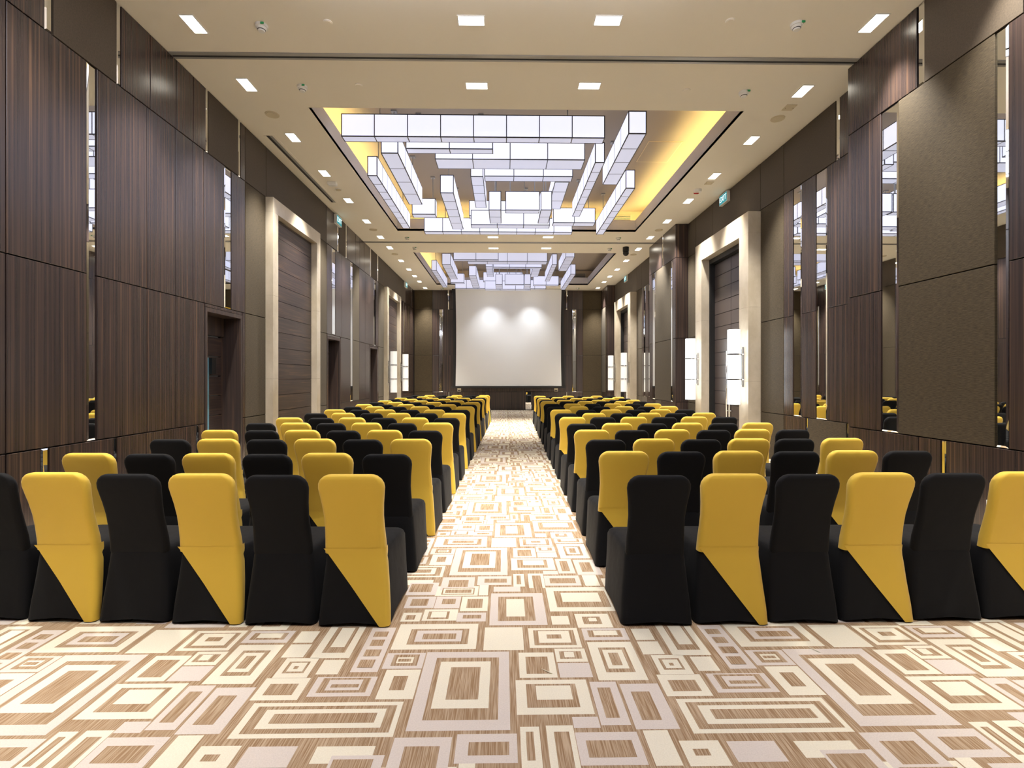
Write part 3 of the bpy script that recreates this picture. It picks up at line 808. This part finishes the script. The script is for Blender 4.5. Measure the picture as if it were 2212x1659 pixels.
for px, py, lab in ((1705, 232, 'small square cream access plate beside the round speaker, panelled-door margin'), (1532, 395, 'small square cream access plate over the panelled door bay')):
    X, Y = on_ceiling(px, py)
    t = thing('access_plate', lab, 'plate', (X, Y, ZC))
    box('plate', 'grille', t, X - 0.08, X + 0.08, Y - 0.08, Y + 0.08, ZC - 0.01, ZC, (X, Y, ZC))
    for k in (-1, 1):
        box('screw', 'chrome', t, X + k * 0.06 - 0.006, X + k * 0.06 + 0.006, Y - 0.006, Y + 0.006, ZC - 0.013, ZC - 0.01, (X, Y, ZC))
X, Y = on_ceiling(1507, 410)
t = thing('alarm_beacon', 'round fire alarm with a red cap over the panelled door bay', 'alarm', (X, Y, ZC))
bm = bmesh.new(); add_cyl(bm, (0, 0, 0), (0, 0, -0.05), 0.09, 0.08, 20); obj('base', bm, 'white', t)
bm = bmesh.new(); add_box(bm, -0.05, 0.05, 0.05, 0.10, -0.06, 0); obj('red_cap', bm, 'red', t)
X, Y = on_ceiling(718, 394)
t = thing('emergency_light', 'small white box-shaped emergency light on the plank-door ceiling margin', 'ceiling light', (X, Y, ZC))
bm = bmesh.new(); add_box(bm, -0.09, 0.09, -0.06, 0.06, -0.06, 0); obj('body', bm, 'white', t)
bm = bmesh.new(); add_box(bm, -0.07, 0.07, -0.045, 0.045, -0.075, -0.06); obj('lens', bm, 'white', t)
disc('ceiling_sensor', 731, 409, 0.075, 'white', 'round white ceiling sensor beside the small emergency light', 'sensor', 'ceiling sensors')
# camera dome
X, Y = on_ceiling(1352, 534)
t = thing('security_camera', 'black dome security camera under the ceiling by the panelled-door margin', 'camera', (X, Y, ZC))
bm = bmesh.new(); add_cyl(bm, (0, 0, 0), (0, 0, -0.14), 0.10, 0.10, 20); obj('mount', bm, 'black', t)
bm = bmesh.new(); bmesh.ops.create_uvsphere(bm, u_segments=18, v_segments=12, radius=0.095)
for v in bm.verts: v.co.z -= 0.19
obj('dome', bm, 'black', t, smooth=True)
# slot air diffuser along the plank-door margin
y0, y1 = on_ceiling(583, 293)[1], on_ceiling(725, 437)[1]
t = thing('slot_diffuser', 'long dark linear air slot in the plank-door ceiling margin', 'air vent', (-4.10, (y0 + y1) / 2, ZC))
b0 = (-4.10, (y0 + y1) / 2, ZC)
box('frame', 'ceiling', t, -4.20, -4.155, y0, y1, ZC - 0.008, ZC, b0)
box('frame', 'ceiling', t, -4.045, -4.00, y0, y1, ZC - 0.008, ZC, b0)
box('slot', 'slot_dark', t, -4.155, -4.10, y0, y1, ZC - 0.003, ZC, b0)
box('blade', 'track_grey', t, -4.10, -4.045, y0, y1, ZC - 0.006, ZC, b0)
# air grilles on the far walls of the coves, and a hatch
for ci in (1, 2):
    x0, x1, y0, y1 = COVES[ci]
    for xa, side in ((x0 + 0.25, 'plank-door'), (x1 - 0.75, 'panelled-door')):
        yb_ = y1 + 0.38
        t = thing('air_grille', 'cream louvred air grille on the cove wall, %s end, %s' % (side, 'middle cove' if ci == 1 else 'cove by the screen'), 'air vent', (xa + 0.35, yb_, ZC + 0.50))
        b0 = (xa + 0.35, yb_, ZC + 0.50)
        box('backing_plate', 'slot_dark', t, xa, xa + 0.7, yb_ - 0.004, yb_, ZC + 0.40, ZC + 0.60, b0)
        for k in range(6):
            box('louvre', 'grille', t, xa, xa + 0.7, yb_ - 0.02, yb_ - 0.004, ZC + 0.405 + k * 0.034, ZC + 0.421 + k * 0.034, b0)
        box('frame', 'grille', t, xa - 0.02, xa, yb_ - 0.022, yb_, ZC + 0.39, ZC + 0.61, b0)
        box('frame', 'grille', t, xa + 0.7, xa + 0.72, yb_ - 0.022, yb_, ZC + 0.39, ZC + 0.61, b0)
x, z = 3.38, ZC + UP
t = thing('access_hatch', 'flush rectangular access hatch in the middle cove ceiling', 'hatch', (x, 10.9, z))
box('hatch_frame', 'cove_wall', t, x - 0.36, x + 0.36, 10.4, 11.4, z - 0.006, z, (x, 10.9, z))
box('hatch_panel', 'cove_paint', t, x - 0.34, x + 0.34, 10.42, 11.38, z - 0.010, z - 0.006, (x, 10.9, z))

# exit signs
def exit_sign(side, Y, label):
    s = 1 if side == 'L' else -1
    X = XL if side == 'L' else XR
    z = 5.62
    t = thing('exit_sign', label, 'exit sign', (X, Y, z))
    b0 = (X, Y, z)
    box('housing', 'white', t, X, X + s * 0.07, Y - 0.20, Y + 0.20, z - 0.115, z + 0.115, b0)
    box('sign_face', 'sign_teal', t, X + s * 0.07, X + s * 0.074, Y - 0.185, Y + 0.185, z - 0.10, z + 0.10, b0)
    cu = bpy.data.curves.new('exit_text', 'FONT')
    cu.body = 'EXIT'; cu.size = 0.17; cu.align_x = 'CENTER'; cu.align_y = 'CENTER'; cu.extrude = 0.001; cu.resolution_u = 2
    tmp = bpy.data.objects.new('lettering', cu)
    me = bpy.data.meshes.new_from_object(tmp)
    bpy.data.objects.remove(tmp); me.materials.clear(); me.materials.append(MATS['sign_white'])
    o = link('lettering', me, t, (s * 0.0765, 0, 0))
    o.rotation_euler = (math.pi / 2, 0, math.pi / 2 if side == 'L' else -math.pi / 2)
exit_sign('L', 13.05, 'teal EXIT sign high on the wall past the plain plank door')
exit_sign('R', 11.30, 'teal EXIT sign above the door with glowing sconces')
exit_sign('L', 22.0, 'teal EXIT sign past the plank door by the screen')
exit_sign('R', 20.5, 'teal EXIT sign above the panelled door by the screen')

# ------------------------------------------------------------------ covered banquet chairs
def ip(tab, z):
    for (z0, *a), (z1, *b_) in zip(tab, tab[1:]):
        if z <= z1:
            k = (z - z0) / (z1 - z0) if z1 > z0 else 0
            k = max(0.0, min(1.0, k))
            return [p + (q - p) * k for p, q in zip(a, b_)]
    return list(tab[-1][1:])
# z: rear y, front y, rear half width, front half width
SKIRT = [(0.0, 0.0, 0.60, 0.224, 0.224), (0.10, 0.012, 0.585, 0.220, 0.224), (0.25, 0.032, 0.565, 0.206, 0.219), (0.42, 0.045, 0.545, 0.189, 0.216), (0.47, 0.05, 0.53, 0.184, 0.21)]
# z: rear y, thickness, half width
BACK = [(0.36, 0.062, 0.05, 0.165), (0.44, 0.047, 0.062, 0.186), (0.52, 0.036, 0.064, 0.182), (0.60, 0.020, 0.061, 0.178), (0.68, 0.002, 0.059, 0.177), (0.76, -0.018, 0.057, 0.183), (0.82, -0.034, 0.056, 0.191), (0.87, -0.046, 0.055, 0.197), (0.945, -0.064, 0.050, 0.200)]

def rquad(yb, yf, wb_, wf, r, n=4):
    """Rounded trapezoid outline, counter-clockwise from the rear left corner."""
    cs = [(-wb_, yb, 180), (wb_, yb, 270), (wf, yf, 0), (-wf, yf, 90)]
    out = []
    for cx_, cy_, a0 in cs:
        ox = cx_ + (r if cx_ < 0 else -r); oy = cy_ + (r if cy_ == yb else -r)
        for i in range(n + 1):
            a = math.radians(a0 + 90 * i / n)
            out.append((ox + r * math.cos(a), oy + r * math.sin(a)))
    return out

def loft(bm, rings, cap_top=True, cap_bot=False):
    prev = None; first = None
    for pts in rings:
        vs = [bm.verts.new(p) for p in pts]
        if prev:
            for i in range(len(vs)):
                j = (i + 1) % len(vs)
                bm.faces.new((prev[i], prev[j], vs[j], vs[i]))
        else: first = vs
        prev = vs
    if cap_top: bm.faces.new(prev)
    if cap_bot: bm.faces.new(first[::-1])

def seat_mesh():
    bm = bmesh.new(); rings = []
    for z, ins in ((0.0, 0), (0.05, 0), (0.12, 0), (0.2, 0), (0.28, 0), (0.36, 0), (0.42, 0), (0.45, 0.006), (0.465, 0.02), (0.472, 0.05), (0.475, 0.10)):
        yb, yf, wb_, wf = ip(SKIRT, z)
        pts = rquad(yb + ins, yf - ins, wb_ - ins, wf - ins, 0.045)
        ring = []
        for x, y in pts:
            zz = z
            if z == 0.0:      # hem pulled up between the feet
                u = max(0.0, 1 - (abs(x) / wb_) ** 2) if (y < 0.06 or y > 0.5) else max(0.0, 1 - ((y - 0.3) / 0.3) ** 2)
                zz = 0.004 + 0.03 * u
            ring.append((x, y, zz))
        # a denser hem: split the straight runs
        dense = []
        for i, p in enumerate(ring):
            q = ring[(i + 1) % len(ring)]
            dense.append(p)
            if (Vector(p) - Vector(q)).length > 0.12:
                for k in (0.25, 0.5, 0.75):
                    v = Vector(p).lerp(Vector(q), k)
                    if z == 0.0:
                        v.z = 0.004 + 0.024 * (1 - (2 * k - 1) ** 2)
                    dense.append(tuple(v))
        rings.append(dense)
    loft(bm, rings)
    return bm

def back_rings(grow=0.0, z_from=0.36):
    rings = []
    top = 0.945 + grow
    lv = [z for z in (0.36, 0.44, 0.52, 0.60, 0.68, 0.76, 0.82) if z >= z_from]
    for z in lv:
        yb, th, hw = ip(BACK, z)
        rings.append((z, yb, th, hw))
    R = 0.085
    for a in (0, 20, 40, 60, 75, 88):
        z = top - R + R * math.sin(math.radians(a))
        yb, th, hw = ip(BACK, min(z, 0.945))
        k = 1 - math.cos(math.radians(a))
        rings.append((z, yb + 0.022 * max(0, (a - 55) / 33) , th - 0.044 * max(0, (a - 55) / 33), hw - R * k))
    out = []
    for z, yb, th, hw in rings:
        pts = rquad(yb - grow, yb + th + grow, hw + grow, hw + grow, min(0.028, th * 0.48))
        out.append([(x, y, z) for x, y in pts])
    return out

def back_mesh():
    bm = bmesh.new(); loft(bm, back_rings(), True, True); return bm

def hood_mesh():
    bm = bmesh.new()
    loft(bm, back_rings(0.006, 0.44), True, False)
    # tail wrapped diagonally over the rear of the skirt to one foot
    N = 14; grid = []
    for i in range(N + 1):
        v = i / N; z = 0.475 * (1 - v) + 0.006 * v
        yb, yf, wb_, wf = ip(SKIRT, z)
        if z > 0.40: yb, wb_ = min(yb, 0.0495 - 0.2 * max(0.0, z - 0.44)), 0.1885
        xl = -0.1925 + (0.1925 + 0.165) * v
        xr = wb_ + 0.005
        row = []
        for k in range(5):
            u = k / 4
            row.append((xl + (xr - 0.03 - xl) * u, yb - 0.008, z))
        row.append((xr - 0.006, yb + 0.002, z)); row.append((xr, yb + 0.03, z)); row.append((xr - 0.004, yb + 0.07 * (1 - v * 0.4), z))
        grid.append([bm.verts.new(p) for p in row])
    for a, c in zip(grid, grid[1:]):
        for k in range(len(a) - 1):
            bm.faces.new((a[k], a[k + 1], c[k + 1], c[k]))
    return bm

def mesh_of(bm, name, mat, sub=1):
    bmesh.ops.recalc_face_normals(bm, faces=bm.faces)
    me = bpy.data.meshes.new(name); bm.to_mesh(me); bm.free()
    me.materials.append(MATS[mat])
    for p in me.polygons: p.use_smooth = True
    return me
SEAT = mesh_of(seat_mesh(), 'seat_cover', 'cloth_black')
BACKM = mesh_of(back_mesh(), 'back_cover', 'cloth_black')
HOOD = mesh_of(hood_mesh(), 'yellow_hood', 'cloth_yellow')
ROWS_L = [3.12, 3.98, 4.90, 5.72, 6.64, 7.50, 8.48, 9.38, 10.40, 11.22, 12.22, 13.05, 14.05, 14.9, 15.9, 17.2]
ROWS_R = [3.10, 4.05, 4.86, 5.72, 6.55, 7.58, 8.42, 9.33, 10.35, 11.5, 12.65, 13.4, 14.4, 15.3, 16.5]
AISLE_L = 'ybybybybybybybyy'
AISLE_R = 'bybybybybbybyby'
def chair(x, y, rz, yellow, label, group):
    t = thing('banquet_chair', label, 'chair', (x, y, 0.0016), group, rz=rz)
    link('seat_cover', SEAT, t)
    link('back_cover', BACKM, t)
    if yellow: link('yellow_hood', HOOD, t)['label'] = 'yellow stretch hood with a diagonal tail'
for side, rows, pat in (('plank-door', ROWS_L, AISLE_L), ('panelled-door', ROWS_R, AISLE_R)):
    sg = -1 if side == 'plank-door' else 1
    for r, Y in enumerate(rows):
        drift = 0.0175 * (Y - 3.1)
        X0 = (-0.935 if sg < 0 else 0.952) + drift
        slope = (0.05 if r == 0 else 0.022) if sg < 0 else 0.02
        for k in range(6):
            x = X0 + sg * k * 0.467
            jx, jy, jr = (random.uniform(-1, 1) * q for q in (0.004, 0.012, 0.7))
            if r == 0: jx, jy, jr = 0, 0, jr * 0.4
            yel = (pat[r] == 'y') == (k % 2 == 0)
            lab = '%s chair, %s from the aisle, %s row from the back, %s side' % ('yellow-hooded black' if yel else 'all-black covered', ORD[k + 1], ORD[r + 1], side)
            chair(x + jx, Y - 0.02 + slope * k * 0.467 + jy, math.radians(-1.0 + jr), yel, lab, 'covered chairs on the %s side' % side)

# ------------------------------------------------------------------ litter on the carpet
for (px, py, rz, lab) in ((1180, 1451, 40, 'tiny cream sliver of litter lying on the aisle carpet'), (1757, 1404, 60, 'tiny yellowish sliver of litter on carpet by the panelled-door block')):
    d = F * HC / (py - CY); u = (px - CX) / F
    X, Y = d * (math.sin(TH) + u * math.cos(TH)), d * (math.cos(TH) - u * math.sin(TH))
    bm = bmesh.new()
    add_cyl(bm, (-0.03, 0, 0.003), (0.03, 0, 0.003), 0.0012, 0.0028, 6)
    add_cyl(bm, (0.03, 0, 0.003), (0.037, 0.002, 0.003), 0.0028, 0.002, 6)
    o = obj('litter_sliver', bm, 'litter', None, (X, Y, 0.0016))
    o.rotation_euler = (0, 0, math.radians(-rz))
    tag(o, lab, 'litter')
